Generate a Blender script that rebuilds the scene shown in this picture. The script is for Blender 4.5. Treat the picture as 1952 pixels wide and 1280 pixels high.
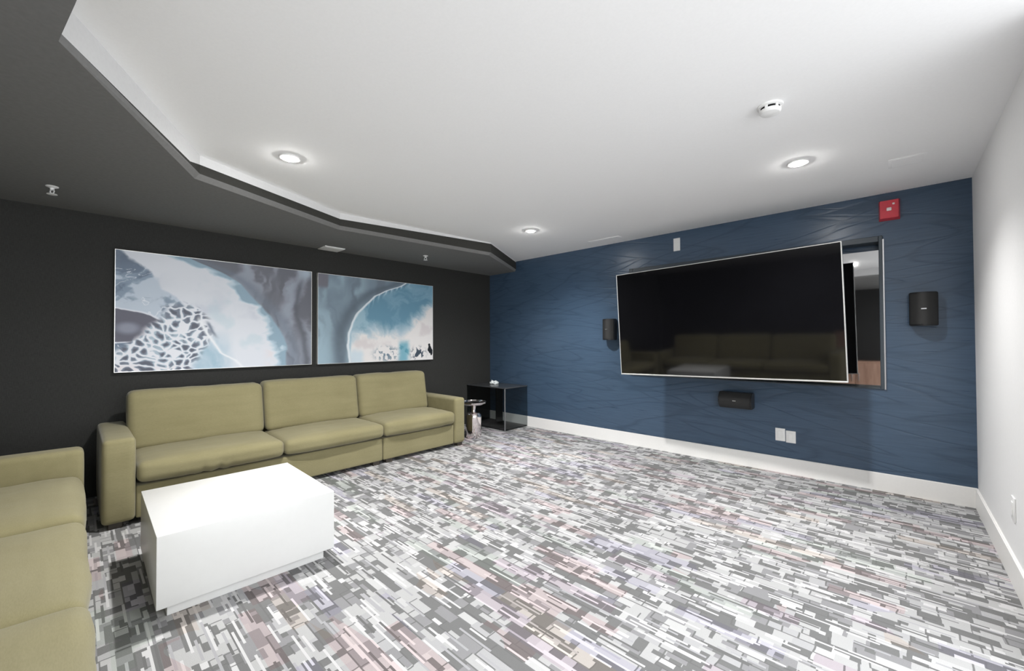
import bpy, bmesh, math, random
import numpy as np
from mathutils import Vector, Matrix, Euler

C = bpy.context.scene.collection
for o in list(bpy.data.objects):
    bpy.data.objects.remove(o, do_unlink=True)

# ------------------------------------------------------------------ room size
W, H, HS = 4.995, 2.363, 2.218        # right wall x, ceiling height, soffit height
YF = -6.3                             # wall behind the camera
FILL_OPEN_Y = -2.1                         # the right wall stops here: added opening, lets in world light as fill

# ------------------------------------------------------------------ camera
cam = bpy.data.cameras.new('camera')
cam.sensor_fit = 'HORIZONTAL'; cam.sensor_width = 36.0
cam.lens = 780.43 / 1952 * 36.0
cam.clip_start = 0.02
co = bpy.data.objects.new('camera', cam); C.objects.link(co)
_r = Vector((0.72981281, 0.68363402, -0.0042179)); _u = Vector((0.01269997, -0.00738869, 0.99989205)); _f = Vector((-0.68352906, 0.7297876, 0.0140745))
co.matrix_world = Matrix(((_r.x, _u.x, -_f.x, 4.58014), (_r.y, _u.y, -_f.y, -4.39164), (_r.z, _u.z, -_f.z, 1.2), (0, 0, 0, 1)))
S = bpy.context.scene
S.camera = co

# ------------------------------------------------------------------ world and exposure
wd = bpy.data.worlds.new('world'); S.world = wd; wd.use_nodes = True
wd.node_tree.nodes['Background'].inputs[0].default_value = (0.955, 0.98, 1.0, 1)
wd.node_tree.nodes['Background'].inputs[1].default_value = 3.1  # bright even world, serves as fill through the added opening
S.view_settings.view_transform = 'Standard'
S.view_settings.look = 'None'
S.view_settings.exposure = 0.60
S.view_settings.gamma = 1.0
S.view_settings.use_curve_mapping = False
LAMP_W = 150.0; LAMP_CONE = 146

# ------------------------------------------------------------------ materials
def lin(c):
    return tuple(((v / 255) / 12.92 if v / 255 <= 0.04045 else ((v / 255 + 0.055) / 1.055) ** 2.4) for v in c)

class NT:
    def __init__(s, name):
        s.m = bpy.data.materials.new(name); s.m.use_nodes = True
        s.t = s.m.node_tree; s.p = s.t.nodes['Principled BSDF']
    def n(s, typ, **kw):
        nd = s.t.nodes.new(typ)
        for k, v in kw.items(): setattr(nd, k, v)
        return nd
    def l(s, a, b): s.t.links.new(a, b)
    def set(s, sock, v):
        if isinstance(v, bpy.types.NodeSocket): s.l(v, sock)
        else: sock.default_value = v
    def math(s, op, a, b=0.0, c=None):
        nd = s.n('ShaderNodeMath', operation=op); s.set(nd.inputs[0], a); s.set(nd.inputs[1], b)
        if c is not None: s.set(nd.inputs[2], c)
        return nd.outputs[0]
    def mix(s, f, a, b, mode='MIX'):
        nd = s.n('ShaderNodeMix', data_type='RGBA', blend_type=mode)
        s.set(nd.inputs[0], f)
        for k, v in ((6, a), (7, b)):
            s.set(nd.inputs[k], (*v, 1) if isinstance(v, tuple) and len(v) == 3 else v)
        return nd.outputs[2]
    def coord(s, kind='Object'): return s.n('ShaderNodeTexCoord').outputs[kind]
    def mapping(s, v, scale=(1, 1, 1), rot=(0, 0, 0), loc=(0, 0, 0)):
        nd = s.n('ShaderNodeMapping'); s.l(v, nd.inputs[0])
        nd.inputs[1].default_value = loc; nd.inputs[2].default_value = rot; nd.inputs[3].default_value = scale
        return nd.outputs[0]
    def noise(s, v, scale, detail=2.0, rough=0.5, dist=0.0):
        nd = s.n('ShaderNodeTexNoise'); s.l(v, nd.inputs['Vector'])
        nd.inputs['Scale'].default_value = scale; nd.inputs['Detail'].default_value = detail
        nd.inputs['Roughness'].default_value = rough; nd.inputs['Distortion'].default_value = dist
        return nd.outputs[0]
    def ramp(s, f, stops, interp='LINEAR'):
        nd = s.n('ShaderNodeValToRGB'); nd.color_ramp.interpolation = interp
        e = nd.color_ramp.elements
        while len(e) < len(stops): e.new(0.5)
        for i, (pos, c) in enumerate(stops):
            e[i].position = pos; e[i].color = (*c, 1) if not isinstance(c, float) else (c, c, c, 1)
        s.l(f, nd.inputs[0]); return nd.outputs[0]
    def bump(s, h, strength=0.2, dist=0.01):
        nd = s.n('ShaderNodeBump'); nd.inputs['Strength'].default_value = strength; nd.inputs['Distance'].default_value = dist
        s.l(h, nd.inputs['Height']); s.l(nd.outputs[0], s.p.inputs['Normal'])
    def fin(s, col=None, rough=None, metal=None, spec=None):
        if col is not None: s.set(s.p.inputs['Base Color'], (*col, 1) if isinstance(col, tuple) else col)
        if rough is not None: s.set(s.p.inputs['Roughness'], rough)
        if metal is not None: s.p.inputs['Metallic'].default_value = metal
        if spec is not None: s.p.inputs['Specular IOR Level'].default_value = spec
        return s.m

def paint(name, col, rough=0.6, grain=60.0, var=0.03, bump=0.05, spec=0.4, metal=0.0):
    t = NT(name); v = t.coord()
    a = t.noise(v, grain, 3.0)
    lo = tuple(max(0, c * (1 - var)) for c in col); hi = tuple(min(1, c * (1 + var)) for c in col)
    c = t.ramp(a, [(0.3, lo), (0.7, hi)])
    if bump: t.bump(a, bump, 0.002)
    return t.fin(c, rough, metal, spec)

M = {}
M['ceiling'] = paint('white_ceiling_paint', (0.93, 0.93, 0.93), 0.9, 90, 0.01, 0.03, 0.2)
M['right'] = paint('white_wall_paint', (0.82, 0.82, 0.82), 0.8, 70, 0.01, 0.03, 0.25)
M['soffit'] = paint('charcoal_ceiling_paint', (0.185, 0.185, 0.182), 0.85, 50, 0.05, 0.04, 0.2)
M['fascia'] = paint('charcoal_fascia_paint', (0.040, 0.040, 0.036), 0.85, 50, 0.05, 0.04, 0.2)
M['fascia_white'] = paint('pale_grey_fascia_paint', (0.66, 0.66, 0.66), 0.9, 60, 0.02, 0.03, 0.2)
M['front'] = paint('charcoal_wall_paint', (0.03, 0.03, 0.03), 0.9, 50, 0.05, 0.04, 0.2)
M['white'] = paint('white_satin_plastic', (0.85, 0.85, 0.84), 0.4, 80, 0.01, 0.0, 0.5)
M['baseboard'] = paint('white_gloss_trim', (0.86, 0.85, 0.83), 0.4, 60, 0.01, 0.0, 0.5)
M['lacquer'] = paint('white_lacquer', (0.64, 0.64, 0.63), 0.32, 30, 0.008, 0.0, 0.5)
M['bezel'] = paint('silver_bezel', (0.75, 0.75, 0.73), 0.35, 50, 0.02, 0.0, 0.5, 0.6)
M['black'] = paint('black_plastic', (0.012, 0.012, 0.013), 0.45, 120, 0.1, 0.02, 0.4)
M['speaker'] = paint('black_speaker_cloth', (0.020, 0.020, 0.020), 0.55, 900, 0.5, 0.3, 0.5)
M['speaker_body'] = paint('black_speaker_shell', (0.012, 0.013, 0.015), 0.4, 100, 0.1, 0.02, 0.5)
M['frame'] = paint('blue_grey_niche_frame', (0.045, 0.06, 0.075), 0.4, 60, 0.04, 0.02, 0.5)
M['steel'] = paint('brushed_steel', (0.55, 0.55, 0.56), 0.3, 200, 0.04, 0.02, 0.5, 1.0)
M['foot'] = paint('dark_brown_foot', (0.05, 0.042, 0.033), 0.5, 40, 0.2, 0.0, 0.4)
M['red'] = paint('red_alarm_plastic', (0.66, 0.050, 0.075), 0.35, 50, 0.04, 0.0, 0.5)
M['lens'] = paint('clear_strobe_lens', (0.85, 0.75, 0.75), 0.15, 50, 0.02, 0.0, 0.6)
M['slot'] = paint('dark_slot', (0.01, 0.01, 0.01), 0.8, 50, 0.1, 0.0, 0.2)
M['chrome'] = paint('rose_chrome', (0.86, 0.80, 0.79), 0.07, 20, 0.02, 0.0, 0.5, 1.0)
M['tissue'] = paint('white_tissue', (0.8, 0.84, 0.84), 0.8, 120, 0.06, 0.3, 0.2)
M['wood'] = None

def m_darkwall():
    t = NT('black_grasscloth'); v = t.coord()
    weave = t.noise(t.mapping(v, (1, 14, 140)), 3.0, 4.0, 0.6)
    fib = t.noise(t.mapping(v, (1, 120, 10)), 3.0, 3.0)
    blot = t.noise(v, 2.2, 3.0)
    f = t.math('ADD', t.math('MULTIPLY', weave, 0.5), t.math('MULTIPLY', fib, 0.5))
    c = t.ramp(f, [(0.3, (0.018, 0.018, 0.017)), (0.7, (0.044, 0.044, 0.042))])
    c = t.mix(t.math('MULTIPLY', blot, 0.35), c, (0.024, 0.025, 0.020))
    t.bump(f, 0.35, 0.004)
    return t.fin(c, 0.75, spec=0.3)
M['darkwall'] = m_darkwall()

def m_blue():
    t = NT('blue_embossed_vinyl'); v = t.coord()
    def crease(shear, sx, sz, off, w):
        sep = t.n('ShaderNodeSeparateXYZ'); t.l(v, sep.inputs[0])
        z = t.math('ADD', sep.outputs[2], t.math('MULTIPLY', sep.outputs[0], shear))
        cb = t.n('ShaderNodeCombineXYZ'); t.set(cb.inputs[0], t.math('MULTIPLY', sep.outputs[0], sx)); t.set(cb.inputs[1], off); t.set(cb.inputs[2], t.math('MULTIPLY', z, sz))
        n = t.noise(cb.outputs[0], 1.0, 1.5, 0.45)
        saw = t.math('FRACT', t.math('MULTIPLY', n, 6.0))
        d = t.math('ABSOLUTE', t.math('SUBTRACT', saw, 0.5))
        return t.math('SMOOTH_MIN', t.math('DIVIDE', d, w), 1.0, 0.3), n
    a, na = crease(0.20, 0.55, 4.4, 3.1, 0.09)
    b, nb = crease(-0.18, 0.5, 4.0, 9.7, 0.09)
    grain = t.noise(t.mapping(v, (2.2, 1, 60)), 1.6, 4.0, 0.6)
    h = t.math('MULTIPLY', a, b)
    base = t.ramp(grain, [(0.3, (0.046, 0.078, 0.129)), (0.7, (0.068, 0.113, 0.180))])
    tone = t.noise(t.mapping(v, (0.7, 1, 3.0)), 1.3, 2.0)
    base = t.mix(t.math('MULTIPLY', tone, 0.45), base, (0.044, 0.080, 0.128))
    c = t.mix(t.math('MULTIPLY', t.math('SUBTRACT', 1.0, h), 0.34), base, (0.018, 0.038, 0.066))
    hh = t.math('ADD', h, t.math('MULTIPLY', grain, 0.35))
    t.bump(hh, 0.22, 0.004)
    return t.fin(c, t.math('ADD', 0.24, t.math('MULTIPLY', grain, 0.10)), spec=0.5)
M['blue'] = m_blue()

def m_carpet():
    t = NT('patterned_carpet'); v = t.coord()
    sep = t.n('ShaderNodeSeparateXYZ'); t.l(v, sep.inputs[0])
    X, Y = sep.outputs[0], sep.outputs[1]
    wob = t.noise(v, 9.0, 2.0)
    X = t.math('ADD', X, t.math('MULTIPLY', t.math('SUBTRACT', wob, 0.5), 0.02))
    def wn(a, b, c):
        cb = t.n('ShaderNodeCombineXYZ'); t.set(cb.inputs[0], a); t.set(cb.inputs[1], b); t.set(cb.inputs[2], c)
        w = t.n('ShaderNodeTexWhiteNoise', noise_dimensions='3D'); t.l(cb.outputs[0], w.inputs[0]); return w.outputs[0]
    def cells(rh, ln, seed):
        vv = t.math('DIVIDE', Y, rh); row = t.math('FLOOR', vv)
        r1 = wn(row, seed, 0.5); r2 = wn(row, seed, 7.5)
        leng = t.math('MULTIPLY', t.math('ADD', 0.6, r2), ln)
        u = t.math('ADD', t.math('DIVIDE', X, leng), t.math('MULTIPLY', r1, 31.0))
        col = t.math('FLOOR', u)
        return wn(row, col, seed), wn(col, row, seed + 3.3), t.math('MULTIPLY', t.math('FRACT', u), leng), t.math('MULTIPLY', t.math('FRACT', vv), rh)
    gt = lambda a, b: t.math('GREATER_THAN', a, b)
    lt = lambda a, b: t.math('LESS_THAN', a, b)
    mul = lambda a, b: t.math('MULTIPLY', a, b)
    DK, MD, LT, WH = (0.150, 0.150, 0.150), (0.225, 0.225, 0.23), (0.37, 0.37, 0.37), (0.49, 0.487, 0.49)
    # wide blocks
    a, a2, fu, fv = cells(0.047, 0.085, 1.0)
    c = t.ramp(a, [(0.0, DK), (0.30, MD), (0.46, (0.34, 0.34, 0.345)), (0.62, LT), (0.85, (0.42, 0.42, 0.42))], 'CONSTANT')
    # double-height blocks
    g, g2, gu, gv = cells(0.094, 0.070, 21.0)
    c = t.mix(gt(g, 0.74), c, t.ramp(g2, [(0.0, DK), (0.38, LT), (0.8, MD)], 'CONSTANT'))
    # small half-height blocks
    s1, s2, _, _ = cells(0.0235, 0.05, 5.0)
    c = t.mix(gt(s1, 0.83), c, t.ramp(s2, [(0.0, DK), (0.3, MD), (0.5, LT), (0.75, WH)], 'CONSTANT'))
    # dark outlines of some blocks
    edge = t.math('MAXIMUM', lt(fu, 0.006), lt(fv, 0.006))
    c = t.mix(mul(mul(edge, gt(a2, 0.58)), 0.9), c, (0.13, 0.13, 0.13))
    # long thin stripes, pale and dark
    l1, l2, _, _ = cells(0.0095, 0.14, 9.0)
    c = t.mix(gt(l1, 0.85), c, t.ramp(l2, [(0.0, WH), (0.60, (0.13, 0.13, 0.13)), (0.82, (0.32, 0.32, 0.33))], 'CONSTANT'))
    # tints in long broken bands
    d1, d2, _, _ = cells(0.066, 0.33, 13.0)
    band = t.noise(t.mapping(v, (0.55, 1.3, 1)), 1.7, 2.0)
    hue = t.ramp(d2, [(0.0, (0.95, 0.66, 0.66)), (0.28, (0.98, 0.80, 0.66)), (0.46, (0.76, 0.72, 0.95)), (0.66, (0.80, 0.90, 0.80)), (0.82, (0.86, 0.66, 0.80))], 'CONSTANT')
    k = mul(gt(t.math('ADD', d1, mul(t.math('SUBTRACT', band, 0.5), 1.6)), 0.68), 0.42)
    c = t.mix(k, c, hue, 'MULTIPLY')
    # yarn
    y = t.noise(v, 420.0, 2.0)
    c = t.mix(mul(t.math('SUBTRACT', y, 0.35), 0.5), c, (0.9, 0.9, 0.9), 'OVERLAY')
    t.bump(y, 0.4, 0.004)
    return t.fin(c, 0.95, spec=0.1)
M['carpet'] = m_carpet()

def m_sofa():
    t = NT('olive_upholstery'); v = t.coord('Object')
    thread = t.noise(t.mapping(v, (30, 160, 160)), 2.0, 3.0)
    streak = t.noise(t.mapping(v, (2.0, 14, 14)), 1.2, 3.0)
    blot = t.noise(v, 3.5, 2.0)
    f = t.math('ADD', t.math('MULTIPLY', thread, 0.35), t.math('ADD', t.math('MULTIPLY', streak, 0.35), t.math('MULTIPLY', blot, 0.3)))
    c = t.ramp(f, [(0.3, (0.196, 0.174, 0.090)), (0.7, (0.262, 0.236, 0.132))])
    t.bump(thread, 0.12, 0.003)
    t.p.inputs['Sheen Weight'].default_value = 0.15
    return t.fin(c, 0.9, spec=0.15)
M['sofa'] = m_sofa()

def m_glossblack(name, col, rough, spec, coat=0.0):
    t = NT(name); v = t.coord(); n = t.noise(v, 6.0, 2.0)
    c = t.ramp(n, [(0.3, tuple(x * 0.9 for x in col)), (0.7, tuple(x * 1.1 for x in col))])
    return t.fin(c, rough, spec=spec)
M['screen'] = m_glossblack('tv_screen_glass', (0.004, 0.004, 0.005), 0.06, 0.8)

def m_mirror():
    t = NT('smoked_mirror'); v = t.coord(); n = t.noise(v, 3.0, 2.0)
    c = t.ramp(n, [(0.3, (0.40, 0.40, 0.40)), (0.7, (0.43, 0.43, 0.43))])
    return t.fin(c, 0.03, 1.0)
M['mirror'] = m_mirror()

def m_smoked():
    t = NT('smoked_acrylic'); v = t.coord(); n = t.noise(v, 4.0, 2.0)
    tr = t.n('ShaderNodeBsdfTransparent'); t.l(t.ramp(n, [(0.3, (0.76, 0.78, 0.78)), (0.7, (0.79, 0.81, 0.81))]), tr.inputs[0])
    gl = t.n('ShaderNodeBsdfGlossy'); gl.inputs['Roughness'].default_value = 0.06
    fr = t.n('ShaderNodeFresnel'); t.set(fr.inputs[0], t.math('SUBTRACT', 1.5, t.math('MULTIPLY', t.n('ShaderNodeNewGeometry').outputs['Backfacing'], 0.83333)))
    mx = t.n('ShaderNodeMixShader'); t.l(fr.outputs[0], mx.inputs[0]); t.l(tr.outputs[0], mx.inputs[1]); t.l(gl.outputs[0], mx.inputs[2])
    t.l(mx.outputs[0], t.t.nodes['Material Output'].inputs[0])
    return t.m
M['smoked'] = m_smoked()
M['glass_top'] = paint('dark_glass_painted_sheen', (0.055, 0.058, 0.062), 0.25, 20, 0.03, 0.0, 0.5)  # grey in the colour stands for the reflection on the table top
M['edge_highlight'] = paint('acrylic_edge_painted_highlight', (0.16, 0.16, 0.165), 0.25, 30, 0.05, 0.0, 0.5)  # paler colour paints the highlight along the cube's corner edge

def m_lamp():
    t = NT('lamp_diffuser'); t.fin((0.9, 0.9, 0.9), 0.5)
    t.p.inputs['Emission Color'].default_value = (1, 0.98, 0.95, 1); t.p.inputs['Emission Strength'].default_value = 210.0
    return t.m
M['lamp'] = m_lamp()

def m_wood():
    t = NT('reddish_wood'); v = t.coord(); n = t.noise(t.mapping(v, (14, 14, 1.2)), 2.0, 4.0, 0.6, 0.6)
    return t.fin(t.ramp(n, [(0.3, (0.30, 0.17, 0.12)), (0.7, (0.48, 0.30, 0.22))]), 0.4)
M['wood'] = m_wood()

def m_art():
    t = NT('fluid_art_print'); a = t.n('ShaderNodeVertexColor', layer_name='art')
    n = t.noise(t.coord(), 300.0, 2.0); t.bump(n, 0.05, 0.001)
    return t.fin(a.outputs[0], 0.5, spec=0.35)
M['art'] = m_art()

# ------------------------------------------------------------------ mesh helpers
def link(name, me, m, parent=None):
    o = bpy.data.objects.new(name, me); C.objects.link(o)
    if m is not None and not me.materials: me.materials.append(M[m] if isinstance(m, str) else m)
    if parent is not None: o.parent = parent
    return o

def box_bm(bm, x0, x1, y0, y1, z0, z1, bev=0.0, seg=2):
    r = bmesh.ops.create_cube(bm, size=1.0)
    vs = r['verts']
    for v in vs:
        v.co = Vector(((x0 + x1) / 2 + v.co.x * (x1 - x0), (y0 + y1) / 2 + v.co.y * (y1 - y0), (z0 + z1) / 2 + v.co.z * (z1 - z0)))
    if bev:
        es = list({e for v in vs for e in v.link_edges})
        bmesh.ops.bevel(bm, geom=es, offset=bev, segments=seg, profile=0.5, affect='EDGES', clamp_overlap=True)

def fin_bm(name, bm, m, parent=None, smooth=False):
    bmesh.ops.recalc_face_normals(bm, faces=bm.faces)
    me = bpy.data.meshes.new(name); bm.to_mesh(me); bm.free()
    if smooth: smoothen(me)
    return link(name, me, m, parent)

def smoothen(me, ang=40):
    for p in me.polygons: p.use_smooth = True
    try: me.set_sharp_from_angle(angle=math.radians(ang))
    except Exception: pass

def box(name, x0, x1, y0, y1, z0, z1, m, parent=None, bev=0.0, seg=2):
    bm = bmesh.new(); box_bm(bm, x0, x1, y0, y1, z0, z1, bev, seg)
    return fin_bm(name, bm, m, parent, bev > 0)

def poly(name, faces_pts, m, parent=None):
    bm = bmesh.new()
    for pts in faces_pts: bm.faces.new([bm.verts.new(p) for p in pts])
    me = bpy.data.meshes.new(name); bm.to_mesh(me); bm.free()
    return link(name, me, m, parent)

def lathe(name, prof, m, parent=None, seg=64, loc=(0, 0, 0), flip=1, ang=35):
    bm = bmesh.new(); rings = []
    for r, z in prof:
        rings.append([bm.verts.new((loc[0] + r * math.cos(2 * math.pi * i / seg), loc[1] + r * math.sin(2 * math.pi * i / seg), loc[2] + z * flip)) for i in range(seg)])
    for a, b in zip(rings, rings[1:]):
        for i in range(seg):
            bm.faces.new((a[i], a[(i + 1) % seg], b[(i + 1) % seg], b[i]))
    bm.faces.new(rings[0]); bm.faces.new(rings[-1])
    bmesh.ops.remove_doubles(bm, verts=bm.verts, dist=1e-6)
    o = fin_bm(name, bm, m, parent); smoothen(o.data, ang); return o

def empty(name, loc, rz=0.0, **props):
    o = bpy.data.objects.new(name, None); C.objects.link(o)
    o.location = loc; o.rotation_euler = (0, 0, rz); o.empty_display_size = 0.1
    for k, v in props.items(): o[k] = v
    return o

def struct(o): o['kind'] = 'structure'; return o
def tag(o, label, cat, group=None):
    o['label'] = label; o['category'] = cat
    if group: o['group'] = group
    return o

# value noise (numpy) for cloth and for the printed art
_rng = np.random.RandomState(7); _T = _rng.rand(256, 256)
def vn2(x, y):
    xi = np.floor(x).astype(int); yi = np.floor(y).astype(int); fx = x - xi; fy = y - yi
    fx = fx * fx * (3 - 2 * fx); fy = fy * fy * (3 - 2 * fy)
    g = lambda a, b: _T[a % 256, b % 256]
    return (g(xi, yi) * (1 - fx) + g(xi + 1, yi) * fx) * (1 - fy) + (g(xi, yi + 1) * (1 - fx) + g(xi + 1, yi + 1) * fx) * fy
def fbm(x, y, o=4):
    s = 0; a = 0.5; t = 0
    for i in range(o):
        s = s + a * vn2(x + 17.3 * i, y + 9.1 * i); t += a; a *= 0.5; x = x * 2.03; y = y * 2.03
    return s / t

# soft upholstered block: rounded box, crowned faces, a little unevenness
def soft(name, lo, hi, m, parent, rad=0.03, crown=(0, 0, 0), n=(26, 14, 8), wob=0.004, seed=0, shear=None, pucker=None):
    lo = np.array(lo, float); hi = np.array(hi, float); c = (lo + hi) / 2; hs = (hi - lo) / 2
    def ticks(k, h):
        r = min(rad, h * 0.98); e = r / h
        inner = np.linspace(-1 + e, 1 - e, k)
        edge = 1 - e + e * np.sin(np.linspace(0, math.pi / 2, 5))[1:]
        return np.concatenate([-edge[::-1], inner, edge])
    T = [ticks(n[i], hs[i]) for i in range(3)]
    idx = {}; V = []; F = []
    def vert(i, j, k):
        key = (i, j, k)
        if key not in idx: idx[key] = len(V); V.append((T[0][i], T[1][j], T[2][k]))
        return idx[key]
    N = [len(t) for t in T]
    for ax in range(3):
        a, b = [(1, 2), (2, 0), (0, 1)][ax]
        for side in (0, N[ax] - 1):
            for i in range(N[a] - 1):
                for j in range(N[b] - 1):
                    q = []
                    for di, dj in ((0, 0), (1, 0), (1, 1), (0, 1)):
                        k = [0, 0, 0]; k[ax] = side; k[a] = i + di; k[b] = j + dj; q.append(vert(*k))
                    F.append(q if side else q[::-1])
    U = np.array(V); P = U * hs
    inn = np.maximum(hs - rad, 1e-4); q = np.clip(P, -inn, inn); d = P - q
    L = np.linalg.norm(d, axis=1, keepdims=True); r = np.minimum(rad, hs.min() * 0.98)
    P = np.where(L > 1e-9, q + d / np.maximum(L, 1e-9) * r, P)
    u = P / hs
    for ax in range(3):
        a, b = [(1, 2), (2, 0), (0, 1)][ax]
        P[:, ax] += np.sign(u[:, ax]) * np.abs(u[:, ax]) ** 3 * crown[ax] * (1 - u[:, a] ** 4) * (1 - u[:, b] ** 4)
    s = seed * 13.7
    P[:, 2] += wob * 2 * (fbm(P[:, 0] * 5 + s, P[:, 1] * 5 + s * 1.7, 3) - 0.5) * (u[:, 2] > -0.5)
    P[:, 1] += wob * 2 * (fbm(P[:, 0] * 5 + s + 50, P[:, 2] * 6 + s, 3) - 0.5)
    if shear is not None: P[:, 1] += shear * (P[:, 2] + hs[2])
    if pucker is not None:
        f = np.exp(-((u[:, 0] - pucker[0]) / pucker[1]) ** 2) * np.clip(-u[:, 1] - 0.6, 0, 0.4) * 2.5 * np.clip(0.8 - u[:, 2], 0, 1)
        P[:, 1] += f * 0.012 * (np.sin(P[:, 0] * 95 + 3 * np.sin(P[:, 0] * 31)))
        P[:, 2] += f * 0.010 * (np.sin(P[:, 0] * 70 + 1.3))
    P = P + c
    me = bpy.data.meshes.new(name); me.from_pydata([tuple(p) for p in P], [], F); me.update()
    for p in me.polygons: p.use_smooth = True
    return link(name, me, m, parent)

# ------------------------------------------------------------------ the setting
struct(box('floor', -0.1, W + 2.6, YF - 0.1, 0.3, -0.06, 0.0, 'carpet'))  # carpet runs on past the added opening to bounce light in
ceil = struct(box('ceiling', -0.1, W + 0.1, YF - 0.1, 0.3, H, H + 0.08, 'ceiling'))

# dropped charcoal soffit with a faceted inner edge
SE = [(5.0, -4.10), (2.793, -4.399), (2.535, -4.437), (1.420, -3.892), (0.913, -2.772), (1.080, -1.049), (0.531, 0.0)]
def offset(pts, d):
    out = []
    for i, p in enumerate(pts):
        p = Vector(p); ns = []
        for a, b in ((i - 1, i), (i, i + 1)):
            if a < 0 or b >= len(pts): continue
            e = (Vector(pts[b]) - Vector(pts[a])).normalized(); ns.append(Vector((e.y, -e.x)))
        n = sum(ns, Vector((0, 0))); n = n / (n.length_squared) * len(ns) if len(ns) > 1 else ns[0]
        if len(ns) > 1:
            n = (ns[0] + ns[1]).normalized(); n = n / max(0.4, n.dot(ns[0]))
        out.append(p + n * d)
    out[0].x = pts[0][0]; out[-1].y = pts[-1][1]
    return [tuple(p) for p in out]
inner = Vector((3.0, -2.0))
t0 = offset(SE, 0.03)
if (Vector(t0[4]) - inner).length > (Vector(SE[4]) - inner).length: t0 = offset(SE, -0.03)
CH = [0.1, 0.1, 0.14, 1.0, 1.0, 1.0, 0.8]      # the chamfer dies out towards the near corner
FA = [tuple(Vector(a) + (Vector(b) - Vector(a)) * k) for a, b, k in zip(SE, t0, CH)]
ZL = HS + 0.03
outer = [(0.0, 0.0), (0.0, YF), (W, YF)]
fl = [(x, y, HS) for x, y in SE[::-1]] 
sof = poly('soffit', [[(x, y, HS) for x, y in ([(SE[0][0], SE[0][1])] + SE[1:] + outer)]]
           + [[(*SE[i], HS), (*SE[i + 1], HS), (*FA[i + 1], ZL), (*FA[i], ZL)] for i in range(len(SE) - 1)], 'soffit', ceil)
bm = bmesh.new(); bm.from_mesh(sof.data); bmesh.ops.remove_doubles(bm, verts=bm.verts, dist=1e-5)
bmesh.ops.triangulate(bm, faces=[f for f in bm.faces if len(f.verts) > 4]); bm.to_mesh(sof.data); bm.free()
def lerp(a, b, t): return tuple(x + (y - x) * t for x, y in zip(a, b))
white, dark = [], []
def wall_pt(i, t, z): return (*lerp(FA[i], FA[i + 1], t), z)
# segments 0,1 and most of 2 are painted white; 3..5 charcoal under a thin white line
for i in (0, 1): white.append([wall_pt(i, 0, ZL), wall_pt(i, 1, ZL), wall_pt(i, 1, H), wall_pt(i, 0, H)])
i = 2
zE, zT = ZL + 0.016, H - 0.058
white.append([wall_pt(i, 0, ZL), wall_pt(i, 0.88, zE), wall_pt(i, 1.0, zT), wall_pt(i, 1, H), wall_pt(i, 0, H)])
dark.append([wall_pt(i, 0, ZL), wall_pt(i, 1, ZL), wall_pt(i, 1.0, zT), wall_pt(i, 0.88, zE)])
for i, (za, zb) in zip((3, 4, 5), ((0.058, 0.055), (0.055, 0.012), (0.012, 0.010))):
    white.append([wall_pt(i, 0, H - za), wall_pt(i, 1, H - zb), wall_pt(i, 1, H), wall_pt(i, 0, H)])
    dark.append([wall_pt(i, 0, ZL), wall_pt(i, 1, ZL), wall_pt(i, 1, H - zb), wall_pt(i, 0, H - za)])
poly('soffit_edge', white, 'fascia_white', ceil)['label'] = 'white painted upper edge of the soffit'
poly('soffit_edge', dark, 'fascia', ceil)['label'] = 'charcoal painted face of the soffit edge'

# niche opening in the blue wall
NX0, NX1, NZ0, NZ1, ND = 2.34, 4.515, 0.805, 2.03, 0.13
bm = bmesh.new()
for a in ((-0.1, NX0, 0, 0.25, 0, H), (NX1, W + 0.1, 0, 0.25, 0, H), (NX0, NX1, 0, 0.25, 0, NZ0), (NX0, NX1, 0, 0.25, NZ1, H), (NX0, NX1, ND, 0.25, NZ0, NZ1)):
    box_bm(bm, *a)
wb = struct(fin_bm('wall_back', bm, 'blue'))
struct(box('wall_left', -0.12, 0.0, YF - 0.1, 0.0, 0, H, 'darkwall'))
struct(box('wall_right', W, W + 0.12, FILL_OPEN_Y, 0.0, 0, H, 'right'))
struct(box('wall_front', 0.0, W + 0.12, YF - 0.12, YF, 0, H, 'front'))

def baseboard(name, x0, x1, y0, y1, ax):
    bm = bmesh.new(); box_bm(bm, x0, x1, y0, y1, 0.0, 0.1415)
    top = [e for e in bm.edges if all(v.co.z > 0.14 for v in e.verts)]
    bmesh.ops.bevel(bm, geom=top, offset=0.004, segments=2, affect='EDGES')
    return struct(fin_bm(name, bm, 'baseboard'))
baseboard('baseboard_back', 0.0, W, -0.014, 0.0, 0)
baseboard('baseboard_right', W - 0.014, W, FILL_OPEN_Y, -0.014, 1)

# niche lining: frame strips, smoked mirror back
fr = bpy.data.objects.new('niche_frame', None)
bm = bmesh.new(); fw = 0.045; fy = -0.012
for a in ((NX0, NX0 + fw, NZ0, NZ1), (NX1 - fw + 0.02, NX1, NZ0, NZ1), (NX0 + fw, NX1 - fw + 0.02, NZ1 - fw, NZ1), (NX0 + fw, NX1 - fw + 0.02, NZ0, NZ0 + 0.012)):
    box_bm(bm, a[0], a[1], fy, ND - 0.001, a[2], a[3], 0.003, 1)
fin_bm('niche_frame', bm, 'frame', wb)['label'] = 'blue grey frame around the television niche'
box('niche_mirror', NX0 + fw, NX1 - fw + 0.02, ND - 0.02, ND, NZ0 + 0.012, NZ1 - fw - 0.05, 'mirror', wb)['label'] = 'smoked mirror panel at the back of the niche'
box('niche_edge', NX1 - 0.002, NX1 + 0.008, fy - 0.004, 0.0, NZ0, NZ1 - 0.03, 'steel', wb, 0.001, 1)['label'] = 'bright metal edge strip of the niche'
bpy.data.objects.remove(fr)

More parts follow.
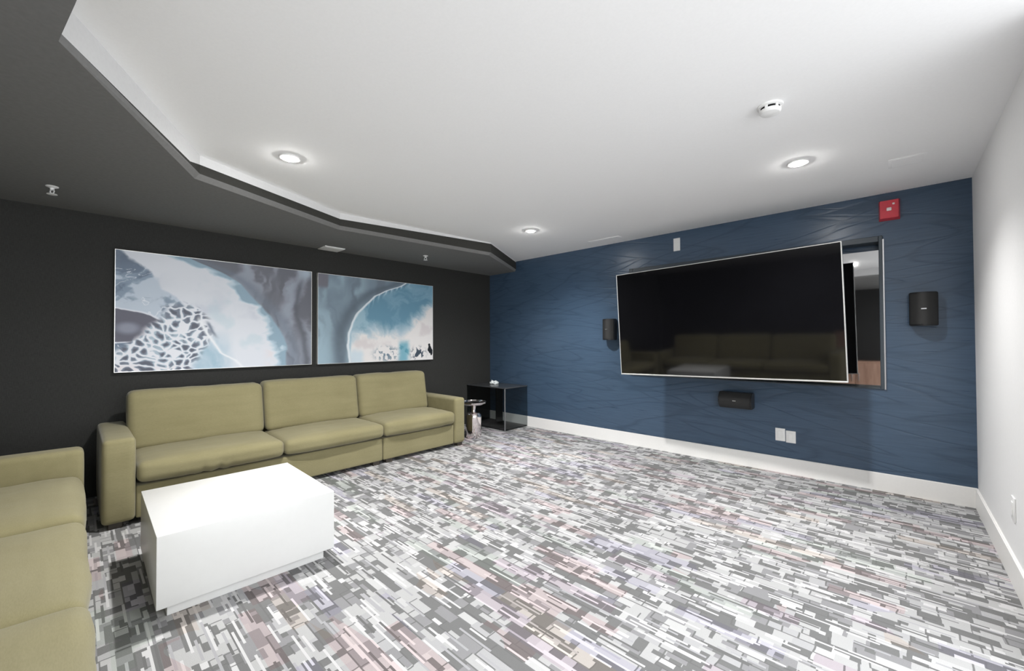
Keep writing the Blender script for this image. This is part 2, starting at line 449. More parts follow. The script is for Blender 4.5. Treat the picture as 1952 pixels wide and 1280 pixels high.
# ------------------------------------------------------------------ sofas
SL = 2.99
def make_sofa(loc, rz, label, seed, puck, arm_front=0.0):
    root = empty('sofa', loc, rz, label=label, category='sofa', group='olive three seat sofas')
    aw0, aw1 = 0.160, 0.152
    soft('arm', (0, 0.0, 0.036), (aw0, 0.88, 0.575), 'sofa', root, 0.026, (0.005, 0.008, 0.006), (7, 16, 12), 0.004, seed + 1)
    soft('arm', (SL - aw1, arm_front, 0.036), (SL, 0.88, 0.549), 'sofa', root, 0.03, (0.004, 0.004, 0.004), (5, 16, 10), 0.002, seed + 2)
    x = [aw0 + 0.004, aw0 + 0.9, aw0 + 1.795, SL - aw1 - 0.004]
    soft('base', (aw0 + 0.002, 0.018, 0.036), (x[2] - 0.004, 0.86, 0.250), 'sofa', root, 0.014, (0, 0, 0), (20, 8, 5), 0.001, seed + 3)
    soft('base', (x[2] + 0.004, 0.018, 0.036), (SL - aw1 - 0.002, 0.86, 0.250), 'sofa', root, 0.014, (0, 0, 0), (12, 8, 5), 0.001, seed + 4)
    soft('back_frame', (aw0 + 0.002, 0.74, 0.22), (SL - aw1 - 0.002, 0.88, 0.56), 'sofa', root, 0.03, (0, 0, 0), (20, 5, 5), 0.001, seed + 5)
    zt = [0.400, 0.392, 0.402]
    for k in range(3):
        g = 0.003
        soft('seat_cushion', (x[k] + g, -0.022, 0.270), (x[k + 1] - g, 0.60, zt[k]), 'sofa', root, 0.040, (0.004, 0.012, 0.024),
             (34, 18, 6), 0.009, seed + 6 + k, None, puck if k == 0 else None)
        a, b = x[k] + (0.008 if k else -0.01), x[k + 1] - (0.008 if k < 2 else 0.012)
        soft('back_cushion', (a, 0.475, 0.395), (b, 0.655, 0.826 + (0.0, 0.01, 0.012)[k]), 'sofa', root, 0.042, (0.004, 0.016, 0.006),
             (28, 6, 16), 0.007, seed + 12 + k, 0.18)
    for fx, fy in ((0.03, 0.02), (x[2] - 0.10, 0.03), (x[2] + 0.04, 0.03), (SL - 0.10, 0.02), (0.03, 0.8), (SL - 0.10, 0.8), (x[2] - 0.03, 0.8)):
        box('foot', fx, fx + 0.07, fy, fy + 0.06, 0.0, 0.042, 'foot', root, 0.003, 1)['label'] = 'dark brown block foot'
    return root
make_sofa((0.915, -4.27, 0), math.pi / 2, 'olive fabric three seat sofa against the black wall beneath the two paintings', 3, (-0.05, 0.28))
make_sofa((3.78, -4.380, 0), math.pi, 'olive fabric sofa facing the television, cut off by the photo edge beside the white table', 40, None, -0.03)

# ------------------------------------------------------------------ coffee table
t = empty('coffee_table', (1.893, -3.766, 0), math.radians(-1.1), label='white lacquered box coffee table on a recessed plinth beside the sofas', category='table')
box('body', -0.39, 0.39, -0.375, 0.375, 0.058, 0.371, 'lacquer', t, 0.003, 2)
box('plinth', -0.345, 0.345, -0.335, 0.335, 0.0, 0.060, 'lacquer', t, 0.002, 1)

# ------------------------------------------------------------------ corner tables
g = empty('glass_table', (0.39, -0.245, 0), 0, label='dark smoked acrylic cube table in the corner by the blue wall', category='table')
hx, hy = 0.385, 0.228; th = 0.014
box('table_top', -hx - 0.004, hx + 0.004, -hy - 0.004, hy, 0.562, 0.577, 'glass_top', g, 0.002, 1)
box('side_panel', -hx, hx, -hy, -hy + th, 0.0, 0.562, 'smoked', g, 0.001, 1)
box('side_panel', hx - th, hx, -hy + th, hy, 0.0, 0.562, 'smoked', g, 0.001, 1)
box('side_panel', -hx, -hx + th, -hy + th, hy, 0.0, 0.562, 'smoked', g, 0.001, 1)
box('corner_highlight', hx - 0.012, hx + 0.001, -hy - 0.001, -hy + 0.011, 0.0, 0.562, 'edge_highlight', g, 0.001, 1)['label'] = 'corner edge with its highlight painted in pale grey'
box('base_panel', -hx + th, hx - th, -hy + th, hy, 0.004, 0.018, 'black', g, 0.001, 1)['label'] = 'black floor panel inside the cube'
box('divider_panel', -0.10, -0.085, 0.075, hy - 0.02, 0.018, 0.562, 'black', g, 0.001, 1)['label'] = 'black upright panel inside the cube'

d = empty('side_table', (0.705, -0.965, 0), 0, label='round chrome pedestal side table beside the sofa arm', category='table')
lathe('table_body', [(0.086, 0.0), (0.094, 0.004), (0.098, 0.014), (0.099, 0.03), (0.099, 0.262), (0.096, 0.285), (0.086, 0.302), (0.068, 0.312), (0.04, 0.316), (0.02, 0.317)], 'chrome', d)
lathe('neck', [(0.034, 0.314), (0.029, 0.322), (0.027, 0.34), (0.027, 0.38), (0.03, 0.392), (0.045, 0.4)], 'chrome', d)
lathe('tray', [(0.02, 0.392), (0.06, 0.394), (0.11, 0.404), (0.146, 0.418), (0.158, 0.432), (0.160, 0.444), (0.156, 0.446), (0.150, 0.436), (0.12, 0.430), (0.05, 0.428), (0.005, 0.428)], 'chrome', d)

# crumpled tissue on the cube table
bm = bmesh.new(); bmesh.ops.create_icosphere(bm, subdivisions=3, radius=1.0)
rr = random.Random(4)
for v in bm.verts:
    p = v.co.copy(); q = p * 1.0
    k = 1 + 1.5 * (float(fbm(np.array(p.x * 2.3 + 9 + p.z), np.array(p.y * 2.3 + 4 - p.z), 3)) - 0.5) + 0.16 * math.sin(p.x * 7 + p.z * 5) * math.cos(p.y * 6)
    two = 0.25 * math.exp(-((p.x + 0.1) / 0.25) ** 2)
    v.co = Vector((p.x * 0.058 * k, p.y * 0.04 * k, max(-0.022, p.z * 0.034 * (k - two))))
o = fin_bm('crumpled_tissue', bm, 'tissue', None, True); o.location = (0.30, -0.21, 0.599); o.rotation_euler = (0, 0, 0.7)
tag(o, 'crumpled white tissue lying on top of the dark cube table', 'tissue')

# ------------------------------------------------------------------ paintings
def sstep(a, b, x):
    t = np.clip((x - a) / (b - a), 0, 1); return t * t * (3 - 2 * t)
def mixc(a, b, f): return a + (np.array(b) - a) * f[..., None]
def curve(v, pts):
    return np.interp(v, [p[0] for p in pts], [p[1] for p in pts])
def art_one(u, v):
    asp = 1.52; x = u * asp; y = v
    n1 = fbm(x * 3, y * 3, 5) - 0.5; n2 = fbm(x * 3 + 40, y * 3 + 11, 5) - 0.5
    wu = u + 0.10 * n1; wv = v + 0.10 * n2
    fine = fbm(x * 14 + n1 * 5, y * 14 + n2 * 5, 4) - 0.5
    # grey mauve sheet on the right, folded vertically
    fold = fbm(u * 9 + n1 * 3, v * 1.2, 3)
    c = np.ones(u.shape + (3,)) * np.array([128, 130, 140.])
    c = mixc(c, [160, 168, 182], sstep(0.45, 0.75, fold)); c = mixc(c, [98, 101, 110], sstep(0.60, 0.40, fold) * 0.55)
    s = np.abs(wu - (0.935 - 0.03 * np.sin(v * 5)))
    c = mixc(c, [96, 99, 108], np.exp(-(s / 0.022) ** 2) * sstep(0.02, 0.2, v) * 0.8)
    c = mixc(c, [176, 190, 204], np.exp(-(np.abs(wu - 0.95) / 0.05) ** 2) * sstep(0.12, 0.02, v))
    # icy band: right edge is an arc with feathered scallops
    R = curve(v, [(0, 0.30), (0.10, 0.46), (0.2, 0.565), (0.32, 0.64), (0.5, 0.735), (0.65, 0.79), (0.8, 0.825), (1, 0.84)])
    feath = (fbm(v * 11 + u * 5, u * 3 + 8, 3) - 0.5)
    jag = 0.5 * (0.5 + 0.5 * np.sin(2 * np.pi * (v * 6.2 + u * 2.6 + n1 * 3.2))) * (0.4 + 0.9 * vn2(v * 5 + 3, u * 0 + 2.5)) + 0.30 * fine
    e = R + 0.05 * n1 - u
    rim = sstep(0.0, 0.02, e + 0.02)
    c = mixc(c, [118, 128, 142], np.exp(-(np.abs(e + 0.05) / 0.05) ** 2) * 0.6)
    c = mixc(c, [150, 176, 194], rim)
    e2 = e - 0.030 - 0.10 * jag - 0.14 * feath * sstep(0.05, 0.3, v)
    c = mixc(c, [192, 212, 224], sstep(-0.01, 0.03, e2 + 0.02)); c = mixc(c, [226, 230, 238], sstep(0.0, 0.03, e2))
    inside = sstep(0.02, 0.08, e2)
    c = mixc(c, [203, 209, 222], inside * sstep(0.42, 0.72, fbm(x * 2.2 + 3 + n2, y * 2.2 + n1, 4)) * 0.8)
    c = mixc(c, [196, 216, 226], inside * sstep(0.56, 0.70, fbm(x * 4 + 13, y * 4, 4)) * 0.5)
    # blue pools low in the middle
    pool = sstep(0.62, 0.86, v + 0.1 * n1) * sstep(0.30, 0.36, wu) * sstep(0.58, 0.46, wu)
    c = mixc(c, [164, 194, 212], pool * (0.65 + fine))
    # left edge of the band
    Lc = curve(v, [(0, 0.03), (0.1, 0.10), (0.2, 0.15), (0.3, 0.18), (0.4, 0.27), (0.5, 0.345), (0.65, 0.36), (0.8, 0.34), (1, 0.30)])
    el = Lc + 0.07 * n2 + 0.03 * fine - u
    left = sstep(-0.012, 0.012, el)
    lc = np.ones(u.shape + (3,)) * np.array([138, 156, 176.])
    sw = fbm(x * 4 + n2 * 4 + 20, y * 7 + n1 * 4, 5)
    lc = mixc(lc, [196, 208, 222], sstep(0.48, 0.62, sw)); lc = mixc(lc, [112, 128, 148], sstep(0.45, 0.33, sw))
    lc = mixc(lc, [100, 112, 130], sstep(0.14, 0.02, v + 0.1 * n1) * 0.7)
    ridge = np.abs(fbm(x * 5 + n1 * 3, y * 5 + n2 * 3 + 30, 4) - 0.5)
    lc = mixc(lc, [232, 236, 244], sstep(0.018, 0.0, ridge) * 0.9)
    # mauve lobe
    lobe = ((u + 0.02) / 0.215) ** 2 + ((v - 0.615) / 0.135) ** 2 + 1.2 * n1
    lc = mixc(lc, [226, 230, 240], sstep(1.35, 1.15, lobe)); lc = mixc(lc, [98, 98, 112], sstep(1.12, 1.0, lobe))
    lc = mixc(lc, [150, 156, 172], sstep(0.05, 0.0, np.hypot(u - 0.05, v - 0.64) - 0.02) * 0.8)
    c = mixc(c, lc, left)
    # net of pale cells over dark pools, lower left
    def cells(fx, seed, k):
        qx = x * fx + 0.9 * n1 * fx * 0.35; qy = y * fx * 1.35 + 0.9 * n2 * fx * 0.35
        ix = np.floor(qx); iy = np.floor(qy); d1 = np.full(u.shape, 9.0); d2 = np.full(u.shape, 9.0)
        for dx in (-1, 0, 1):
            for dy in (-1, 0, 1):
                a = (ix + dx).astype(int); b = (iy + dy).astype(int)
                px = a + _T[(a * 7 + seed) % 256, (b * 13) % 256]; py = b + _T[(a * 3 + 91) % 256, (b * 5 + seed) % 256]
                dd = np.hypot(qx - px, qy - py)
                d2 = np.minimum(d2, np.maximum(d1, dd)); d1 = np.minimum(d1, dd)
        return d2 - d1
    path = curve(v, [(0.40, 0.27), (0.55, 0.30), (0.7, 0.27), (0.85, 0.18), (1, 0.12)])
    wid = curve(v, [(0.36, 0.0), (0.45, 0.09), (0.7, 0.16), (0.85, 0.19), (1, 0.2)])
    reg = sstep(0.03, -0.02, np.abs(u - path) - wid + 0.10 * n1) * sstep(0.38, 0.46, v)
    cl = cells(14, 5, 0)
    cc = np.ones(u.shape + (3,)) * np.array([234, 236, 243.])
    cc = mixc(cc, [176, 194, 208], sstep(0.15, 0.28, cl)); cc = mixc(cc, [122, 130, 146], sstep(0.26, 0.40, cl + 0.35 * n2 + 0.3 * n1)); cc = mixc(cc, [96, 100, 114], sstep(0.45, 0.6, cl + 0.5 * n2))
    c = mixc(c, cc, reg)
    c = mixc(c, [236, 232, 236], sstep(0.92, 1.0, v + 0.12 * n1) * sstep(0.34, 0.2, u) * sstep(0.3, 0.2, cl))
    # pale vein running down from the net
    vein = curve(v, [(0.55, 0.355), (0.66, 0.385), (0.76, 0.43), (0.86, 0.47), (0.93, 0.54), (1, 0.58)])
    c = mixc(c, [240, 243, 248], np.exp(-((u - vein - 0.04 * n2) / 0.010) ** 2) * sstep(0.5, 0.58, v))
    c = mixc(c, [130, 140, 156], np.exp(-((u - vein + 0.018 - 0.04 * n2 - 0.05) / 0.010) ** 2) * sstep(0.55, 0.6, v) * sstep(0.74, 0.66, v))
    # warm blush low on the right tip
    c = mixc(c, [232, 222, 224], inside * sstep(0.68, 0.78, u) * sstep(0.74, 0.84, v) * 0.8)
    return c
def art_two(u, v):
    asp = 1.52; x = u * asp; y = v
    n1 = fbm(x * 3 + 70, y * 3 + 31, 5) - 0.5; n2 = fbm(x * 3 + 110, y * 3 + 55, 5) - 0.5
    fine = fbm(x * 13 + n1 * 6, y * 13 + n2 * 6, 4) - 0.5
    fold = fbm(u * 8 + n1 * 2.0 + 5, v * 0.9, 3)
    c = np.ones(u.shape + (3,)) * np.array([128, 146, 160.])
    c = mixc(c, [160, 184, 198], sstep(0.42, 0.7, fold) * sstep(0.42, 0.28, u)); c = mixc(c, [104, 114, 126], sstep(0.5, 0.3, fold) * 0.6)
    c = mixc(c, [118, 118, 128], sstep(0.09, 0.07, u + 0.05 * n1) * sstep(0.18, 0.12, v))
    # body of water: edge sweeps from top middle to lower left
    E = curve(v, [(0.0, 0.72), (0.05, 0.66), (0.12, 0.54), (0.2, 0.44), (0.3, 0.37), (0.42, 0.30), (0.55, 0.255), (0.65, 0.23), (0.8, 0.225), (1, 0.24)])
    e = u - E - 0.05 * n1
    c = mixc(c, [92, 104, 116], np.exp(-((e + 0.07) / 0.06) ** 2) * 0.75)
    c = mixc(c, [226, 234, 240], sstep(-0.012, 0.0, e))
    inn = sstep(0.006, 0.022, e)
    sea = np.ones(u.shape + (3,)) * np.array([126, 166, 188.])
    big = fbm(x * 2.6 + n1 * 2, y * 3.4 + n2 * 2 + 8, 5)
    sea = mixc(sea, [156, 190, 206], sstep(0.48, 0.66, big)); sea = mixc(sea, [102, 148, 172], sstep(0.48, 0.34, big) * 0.8)
    fr_ = sstep(0.10, 0.0, e) * sstep(0.45, 0.1, v); stre = np.abs(((u * 26 + v * 4 + 3 * n2) % 1.0) - 0.5)
    sea = mixc(sea, [206, 220, 230], fr_ * sstep(0.3, 0.45, stre)); sea = mixc(sea, [98, 122, 140], fr_ * sstep(0.16, 0.05, stre) * 0.8)
    c = mixc(c, sea, inn)
    c = mixc(c, [168, 196, 210], inn * sstep(0.12, 0.02, e) * sstep(0.4, 0.6, v) * 0.7)
    # pale sand: bottom, and rising to the right
    top = curve(u, [(0.2, 1.2), (0.25, 0.74), (0.34, 0.69), (0.45, 0.65), (0.6, 0.66), (0.68, 0.66), (0.76, 0.60), (0.84, 0.47), (0.92, 0.38), (1.0, 0.30)])
    sp = v - top + 0.14 * n2 + 0.14 * fine
    sand = sstep(-0.06, 0.05, sp) * inn
    c = mixc(c, [204, 218, 226], sstep(-0.16, -0.02, sp) * inn * 0.7); c = mixc(c, [236, 233, 232], sand)
    c = mixc(c, [214, 206, 208], sand * sstep(0.5, 0.7, fbm(x * 5 + 2, y * 5, 4)) * 0.6)
    c = mixc(c, [206, 222, 232], sstep(0.80, 0.9, v + 0.15 * n1) * sstep(0.36, 0.3, u + 0.1 * n2) * inn * 0.9)
    # teal inlet, speckled rocks
    inl = np.exp(-((u - 0.705 - 0.05 * n1) / 0.050) ** 4) * sstep(0.70, 0.80, v + 0.06 * n2)
    c = mixc(c, [128, 180, 198], inl); c = mixc(c, [96, 158, 178], inl * sstep(0.0, 0.15, fine))
    spk = fbm(x * 34, y * 26, 3)
    for cx, cy, rx, ry, col in ((0.55, 0.91, 0.11, 0.09, [120, 138, 152]), (0.85, 0.92, 0.075, 0.09, [66, 78, 92])):
        m_ = np.exp(-(((u - cx) / rx) ** 2 + ((v - cy) / ry) ** 2) ** 2)
        c = mixc(c, col, m_ * sstep(0.50, 0.58, spk))
    for cx, cy, rx, ry in ((0.962, 0.80, 0.012, 0.022), (0.968, 0.865, 0.018, 0.05), (0.985, 0.90, 0.012, 0.045), (0.952, 0.87, 0.006, 0.02)):
        m_ = ((u - cx) / rx) ** 2 + ((v - cy) / ry) ** 2 + 2.5 * fine
        c = mixc(c, [26, 30, 36], sstep(1.1, 0.8, m_))
    return c
def painting(name, y0, y1, z0, z1, fun, label):
    root = empty(name, (0.0, (y0 + y1) / 2, z0), 0, label=label, category='painting')
    yc = (y0 + y1) / 2; D = 0.035; w2 = (y1 - y0) / 2; h = z1 - z0
    box('stretcher', 0.002, D - 0.001, -w2 + 0.003, w2 - 0.003, 0.003, h - 0.003, 'white', root, 0.002, 1)
    nu, nv = 440, 300; b = 0.004
    us = np.linspace(0, 1, nu); vs = np.linspace(0, 1, nv); U, V = np.meshgrid(us, vs)
    P = np.stack([np.full(U.shape, D), -w2 + b + U * (2 * w2 - 2 * b), h - b - V * (h - 2 * b)], -1).reshape(-1, 3)
    idx = np.arange(nu * nv).reshape(nv, nu)
    F = np.stack([idx[:-1, :-1], idx[1:, :-1], idx[1:, 1:], idx[:-1, 1:]], -1).reshape(-1, 4)
    me = bpy.data.meshes.new('canvas'); me.vertices.add(len(P)); me.vertices.foreach_set('co', P.ravel())
    me.loops.add(F.size); me.loops.foreach_set('vertex_index', F.ravel())
    me.polygons.add(len(F)); me.polygons.foreach_set('loop_start', np.arange(0, F.size, 4)); me.polygons.foreach_set('loop_total', np.full(len(F), 4))
    me.update(calc_edges=True); me.validate()
    col = fun(U, V).reshape(-1, 3) * 0.98 / 255.0; col = np.clip(col, 0, 1)
    lc = np.where(col <= 0.04045, col / 12.92, ((col + 0.055) / 1.055) ** 2.4)
    at = me.color_attributes.new('art', 'FLOAT_COLOR', 'POINT'); at.data.foreach_set('color', np.concatenate([lc, np.ones((len(lc), 1))], 1).ravel())
    link('canvas', me, 'art', root)
    bm = bmesh.new()
    for a in ((-w2, w2, 0, b), (-w2, w2, h - b, h), (-w2, -w2 + b, b, h - b), (w2 - b, w2, b, h - b)):
        box_bm(bm, 0.002, D + 0.004, *a)
    fin_bm('frame', bm, 'bezel', root)['label'] = 'thin pale frame'
    return root
PZ0, PZ1 = 0.962, 1.953
painting('painting', -4.178, -2.665, PZ0, PZ1, art_one, 'framed icy white fluid art print with a net of dark cells, above the sofa')
painting('painting', -2.605, -1.098, PZ0 - 0.002, PZ1 - 0.004, art_two, 'framed teal and cream fluid art print with black specks, next to the blue wall corner')

# ------------------------------------------------------------------ television
ux = Vector((0.9994592, -0.0263629, 0.0196534)); up = Vector((-0.0209737, -0.0507747, 0.9984899)); bk = up.cross(ux) * -1
bk = ux.cross(up) * -1
tv = bpy.data.objects.new('television', None); C.objects.link(tv)
ctr = Vector((3.3640, -0.4403, 1.3890))
tv.matrix_world = Matrix(((ux.x, bk.x, up.x, ctr.x), (ux.y, bk.y, up.y, ctr.y), (ux.z, bk.z, up.z, ctr.z), (0, 0, 0, 1)))
tag(tv, 'large black flat screen television tilted on a wall arm in front of the blue wall', 'television')
tw, thh = 1.887 / 2, 1.887 * 9 / 32
box('screen', -tw + 0.007, tw - 0.007, 0.001, 0.012, -thh + 0.010, thh - 0.006, 'screen', tv)
bm = bmesh.new()
for a in ((-tw, tw, -thh, -thh + 0.012), (-tw, tw, thh - 0.006, thh), (-tw, -tw + 0.006, -thh + 0.012, thh - 0.006), (tw - 0.007, tw, -thh + 0.012, thh - 0.006)):
    box_bm(bm, a[0], a[1], -0.003, 0.03, a[2], a[3], 0.0015, 1)
fin_bm('bezel', bm, 'bezel', tv)['label'] = 'thin silver bezel'
box('back_housing', -tw + 0.006, tw - 0.006, 0.012, 0.035, -thh + 0.006, thh - 0.006, 'black', tv)
box('electronics_housing', -tw * 0.72, tw * 0.72, 0.035, 0.075, -thh * 0.86, thh * 0.45, 'black', tv, 0.01, 2)
bm = bmesh.new()
box_bm(bm, -0.30, 0.30, 0.075, 0.095, -0.22, 0.22, 0.004, 1)
box_bm(bm, -0.035, 0.035, 0.09, 0.54, -0.05, 0.03, 0.006, 1)
fin_bm('mount_arm', bm, 'black', tv)

# ------------------------------------------------------------------ speakers (curved front, on the wall)
def speaker(loc, w, h, d, roll, label):
    root = empty('wall_speaker', loc, 0, label=label, category='speaker', group='black speakers around the television')
    def shell(nm, wv, hv, y_back, dep, m, inset):
        bm = bmesh.new(); N = 18; prof = []
        for i in range(N + 1):
            a = -1 + 2 * i / N
            prof.append((a * wv / 2, -(y_back + dep * (0.55 + 0.45 * math.cos(a * 1.45) ** 1.0 if abs(a) < 1 else 0.55 + 0.45 * math.cos(1.45)))))
        ring = [(-wv / 2 * 0.94, 0.0)] + prof + [(wv / 2 * 0.94, 0.0)]
        top = [bm.verts.new((x, y, hv / 2)) for x, y in ring]; bot = [bm.verts.new((x, y, -hv / 2)) for x, y in ring]
        n = len(ring)
        for i in range(n): bm.faces.new((bot[i], bot[(i + 1) % n], top[(i + 1) % n], top[i]))
        bm.faces.new(top); bm.faces.new(bot[::-1])
        es = [e for e in bm.edges if abs(e.verts[0].co.z - e.verts[1].co.z) < 1e-6]
        bmesh.ops.bevel(bm, geom=es, offset=0.006, segments=2, affect='EDGES')
        return bm
    bm = shell('cabinet', w, h, 0.0, d, None, 0)
    o1 = fin_bm('cabinet', bm, 'speaker_body', root, True)
    # grille: a curved sheet just in front of the cabinet
    bm = bmesh.new(); N = 20; hw, hh = w * 0.46, h * 0.455
    f = lambda a: -(d * (0.55 + 0.45 * math.cos(a * 1.45)))
    rows = []
    for z in (-hh, hh):
        rows.append([bm.verts.new((a * w / 2, f(a) - 0.005, z)) for a in [(-0.92 + 1.84 * i / N) for i in range(N + 1)]])
        rows.append([bm.verts.new((a * w / 2, f(a) + 0.006, z)) for a in [(-0.92 + 1.84 * i / N) for i in range(N + 1)]])
    A, A2, B, B2 = rows
    for i in range(N):
        bm.faces.new((A[i], A[i + 1], B[i + 1], B[i])); bm.faces.new((A2[i], B2[i], B2[i + 1], A2[i + 1]))
        bm.faces.new((A[i], A2[i], A2[i + 1], A[i + 1])); bm.faces.new((B[i], B[i + 1], B2[i + 1], B2[i]))
    bm.faces.new((A[0], B[0], B2[0], A2[0])); bm.faces.new((A[N], A2[N], B2[N], B[N]))
    o2 = fin_bm('grille', bm, 'speaker', root, True)
    o3 = box('badge', -0.014, 0.014, f(0.0) - 0.009, f(0.0) - 0.003, -0.004, 0.004, 'steel', root); o3['label'] = 'small silver badge'
    for o in (o1, o2, o3):
        if roll: o.rotation_euler = (0, roll, 0)
    if roll: o3.rotation_euler = (0, 0, 0)
    return root
speaker((4.735, -0.001, 1.428), 0.155, 0.25, 0.12, 0, 'black curved wall speaker near the white wall, level with the television')
speaker((2.10, -0.001, 1.335), 0.155, 0.25, 0.12, 0, 'black curved wall speaker half hidden behind the far side of the television')
speaker((3.46, -0.001, 0.628), 0.155, 0.285, 0.13, math.pi / 2, 'black horizontal centre speaker on the blue wall beneath the television')

# ------------------------------------------------------------------ wall plates
def plate(name, c, w, h, axis, label, cat='wall plate', group=None, kind='blank'):
    root = empty(name, c, 0 if axis == 'y' else -math.pi / 2, label=label, category=cat)
    if group: root['group'] = group
    box('plate', -w / 2, w / 2, -0.007, 0, -h / 2, h / 2, 'white', root, 0.002, 2)
    if kind == 'rocker':
        box('insert', -w * 0.22, w * 0.22, -0.010, -0.006, -h * 0.29, h * 0.29, 'white', root, 0.001, 1)
    return root
plate('wall_plate', (2.888, 0, 2.226), 0.070, 0.136, 'y', 'small white plate high on the blue wall above the television')
plate('wall_outlet', (3.805, 0, 0.342), 0.076, 0.114, 'y', 'white outlet plate low on the blue wall, the one nearer the centre speaker', 'outlet', 'pair of white outlet plates', 'rocker')
plate('wall_outlet', (3.885, 0, 0.332), 0.074, 0.107, 'y', 'white outlet plate low on the blue wall, the one nearer the white wall', 'outlet', 'pair of white outlet plates', 'rocker')
plate('wall_outlet', (W, -1.24, 0.368), 0.076, 0.116, 'x', 'white outlet plate on the white wall above the baseboard', 'outlet', None, 'rocker')

# fire alarm strobe
a = empty('fire_alarm', (4.557, 0, 2.222), 0, label='red square fire alarm strobe high on the blue wall beside the niche', category='alarm')
bm = bmesh.new(); w, h, dp = 0.062, 0.080, 0.052
b_ = [bm.verts.new((x, -0.004, z)) for x, z in ((-w, -h), (w, -h), (w, h), (-w, h))]
f_ = [bm.verts.new((x, -dp, z)) for x, z in ((-w * .86, -h * .86), (w * .86, -h * .86), (w * .86, h * .86), (-w * .86, h * .86))]
k_ = [bm.verts.new((x, 0, z)) for x, z in ((-w, -h), (w, -h), (w, h), (-w, h))]
for q in (b_, k_):
    nx = f_ if q is b_ else b_
    for i in range(4): bm.faces.new((q[i], q[(i + 1) % 4], nx[(i + 1) % 4], nx[i]))
bm.faces.new(f_); bm.faces.new(k_[::-1])
bmesh.ops.bevel(bm, geom=[e for e in bm.edges], offset=0.003, segments=2, affect='EDGES')
fin_bm('housing', bm, 'red', a, True)
box('strobe_lens', -0.016, 0.014, -dp - 0.014, -dp, -0.016, 0.010, 'lens', a, 0.005, 2)['label'] = 'clear strobe lens'
box('indicator', 0.018, 0.032, -dp - 0.004, -dp, 0.030, 0.044, 'lens', a, 0.002, 1)['label'] = 'pale indicator window'
bm = bmesh.new()
for i in range(4): box_bm(bm, -0.040, -0.022, -dp - 0.001, -dp + 0.001, -0.02 + i * 0.012, -0.015 + i * 0.012)
fin_bm('horn_slots', bm, 'red', a)

# ------------------------------------------------------------------ ceiling fittings
def downlight(x, y, label, dim=1.0, cone=LAMP_CONE):
    root = empty('downlight', (x, y, H), 0, label=label, category='ceiling light', group='round downlights in the white ceiling')
    lathe('trim_ring', [(0.036, -0.001), (0.060, -0.001), (0.062, -0.004), (0.056, -0.009), (0.040, -0.010), (0.036, -0.006)], 'white', root, 48)
    lathe('lens', [(0.041, -0.004), (0.041, -0.0085), (0.034, -0.015), (0.018, -0.019), (0.004, -0.020)], 'lamp', root, 40)
    L = bpy.data.lights.new('downlight_lamp', 'SPOT'); L.spot_size = math.radians(cone); L.spot_blend = 1.0; L.shadow_soft_size = 0.037; L.energy = LAMP_W * dim; L.color = (1.0, 0.988, 0.972)
    lo = bpy.data.objects.new('downlight_lamp', L); C.objects.link(lo); lo.parent = root; lo.location = (0, 0, -0.022)
    return root
downlight(1.815, -3.476, 'bright round ceiling downlight above the coffee table', 1.3)
downlight(1.800, -1.130, 'bright round ceiling downlight near the corner of the blue wall', 1.3)
downlight(4.130, -1.165, 'bright round ceiling downlight in front of the television near the smoke detector', 0.95, 128)
downlight(4.130, -3.476, 'round ceiling downlight overhead near the camera', 0.4, 120)

s = empty('smoke_detector', (4.14, -2.04, H), 0, label='round white smoke detector on the ceiling with dark slots', category='smoke detector')
lathe('base', [(0.056, 0.0), (0.056, -0.006), (0.050, -0.010)], 'white', s, 48)
lathe('slot_band', [(0.042, -0.008), (0.042, -0.024)], 'slot', s, 48)
bm = bmesh.new()
for i in range(6):
    an = 2 * math.pi * i / 6 + 0.35
    r = bmesh.ops.create_cube(bm, size=1.0)
    for v in r['verts']:
        p = Vector((0.043 + v.co.x * 0.008, v.co.y * 0.012, -0.016 + v.co.z * 0.018)); v.co = Matrix.Rotation(an, 3, 'Z') @ p
sr = fin_bm('slot_ribs', bm, 'white', s); sr['kind'] = 'stuff'
lathe('cap', [(0.047, -0.022), (0.047, -0.030), (0.040, -0.038), (0.020, -0.042), (0.004, -0.043)], 'white', s, 48)

def ceiling_plate(name, x0, x1, y0, y1, z, th, label, m='white', cat='ceiling panel', bev=0.002):
    root = empty(name, ((x0 + x1) / 2, (y0 + y1) / 2, z), 0, label=label, category=cat)
    dx, dy = (x1 - x0) / 2, (y1 - y0) / 2
    box('frame', -dx, dx, -dy, dy, -th, 0, m, root, bev, 2)
    box('face', -dx + 0.015, dx - 0.015, -dy + 0.015, dy - 0.015, -th - 0.002, -th, m, root, 0.001, 1)
    return root
ceiling_plate('access_panel', 4.56, 4.74, -0.80, -0.62, H, 0.003, 'faint flush white access panel in the ceiling near the white wall', 'ceiling')
ceiling_plate('air_vent', 1.97, 2.36, -0.30, -0.20, H, 0.003, 'faint flush white air vent in the ceiling along the blue wall', 'ceiling', 'vent')
ceiling_plate('soffit_vent', 0.02, 0.22, -2.60, -2.385, HS, 0.012, 'white square plate on the dark soffit above the gap between the paintings', 'white', 'vent', 0.004)

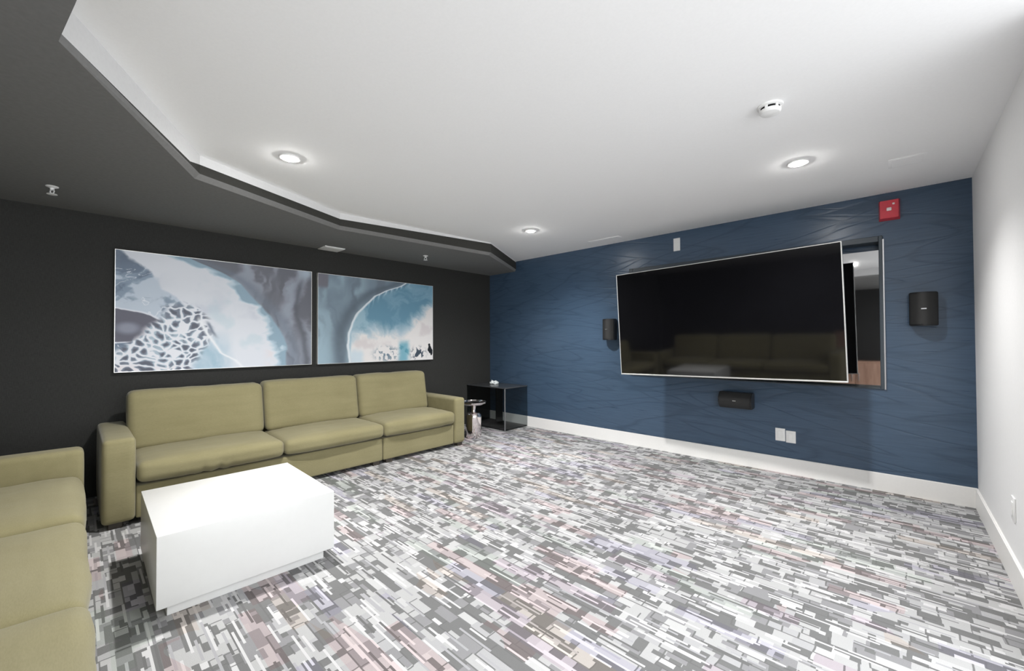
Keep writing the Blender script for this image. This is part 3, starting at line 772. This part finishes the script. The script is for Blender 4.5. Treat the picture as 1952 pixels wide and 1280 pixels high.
def sprinkler(x, y, sc, rz, label):
    root = empty('sprinkler', (x, y, HS), rz, label=label, category='sprinkler', group='white fire sprinklers on the dark soffit')
    lathe('escutcheon', [(0.030 * sc, 0.0), (0.030 * sc, -0.004 * sc), (0.012 * sc, -0.012 * sc)], 'white', root, 32)
    lathe('body', [(0.010 * sc, -0.010 * sc), (0.010 * sc, -0.022 * sc), (0.006 * sc, -0.026 * sc)], 'white', root, 24)
    bm = bmesh.new()
    for sx in (-1, 1):
        for (xa, za, xb, zb) in ((0.010, -0.022, 0.016, -0.034), (0.016, -0.034, 0.006, -0.050)):
            p = Vector((sx * xa, 0, za)) * sc; q = Vector((sx * xb, 0, zb)) * sc; dv = q - p
            r = bmesh.ops.create_cube(bm, size=1.0)
            rot = dv.to_track_quat('Z', 'Y').to_matrix()
            for v in r['verts']: v.co = (p + q) / 2 + rot @ Vector((v.co.x * 0.004 * sc, v.co.y * 0.006 * sc, v.co.z * dv.length * 1.1))
    fin_bm('yoke', bm, 'white', root)
    lathe('deflector', [(0.004 * sc, -0.049 * sc), (0.024 * sc, -0.050 * sc), (0.025 * sc, -0.053 * sc), (0.004 * sc, -0.055 * sc)], 'white', root, 24)
    return root
sprinkler(0.60, -4.50, 1.0, 0.6, 'white fire sprinkler head on the dark soffit over the sofa corner')
sprinkler(0.53, -1.56, 1.0, 0.6, 'small white fire sprinkler head on the dark soffit above the teal painting')

# ------------------------------------------------------------------ low wooden cabinet behind the camera, seen only in the smoked mirror
k = empty('wood_cabinet', (4.0, YF + 0.25, 0), 0, label='reddish wooden low cabinet reflected in the mirror behind the television', category='cabinet')
box('carcass', -0.5, 0.5, -0.22, 0.22, 0.0, 0.78, 'wood', k, 0.004, 1)
for sx in (-1, 1):
    dd = box('door', min(sx * 0.01, sx * 0.47), max(sx * 0.01, sx * 0.47), 0.22, 0.24, 0.06, 0.74, 'wood', k, 0.003, 1)
    box('handle', sx * 0.05 - 0.006, sx * 0.05 + 0.006, 0.24, 0.262, 0.40, 0.56, 'steel', dd, 0.002, 1)
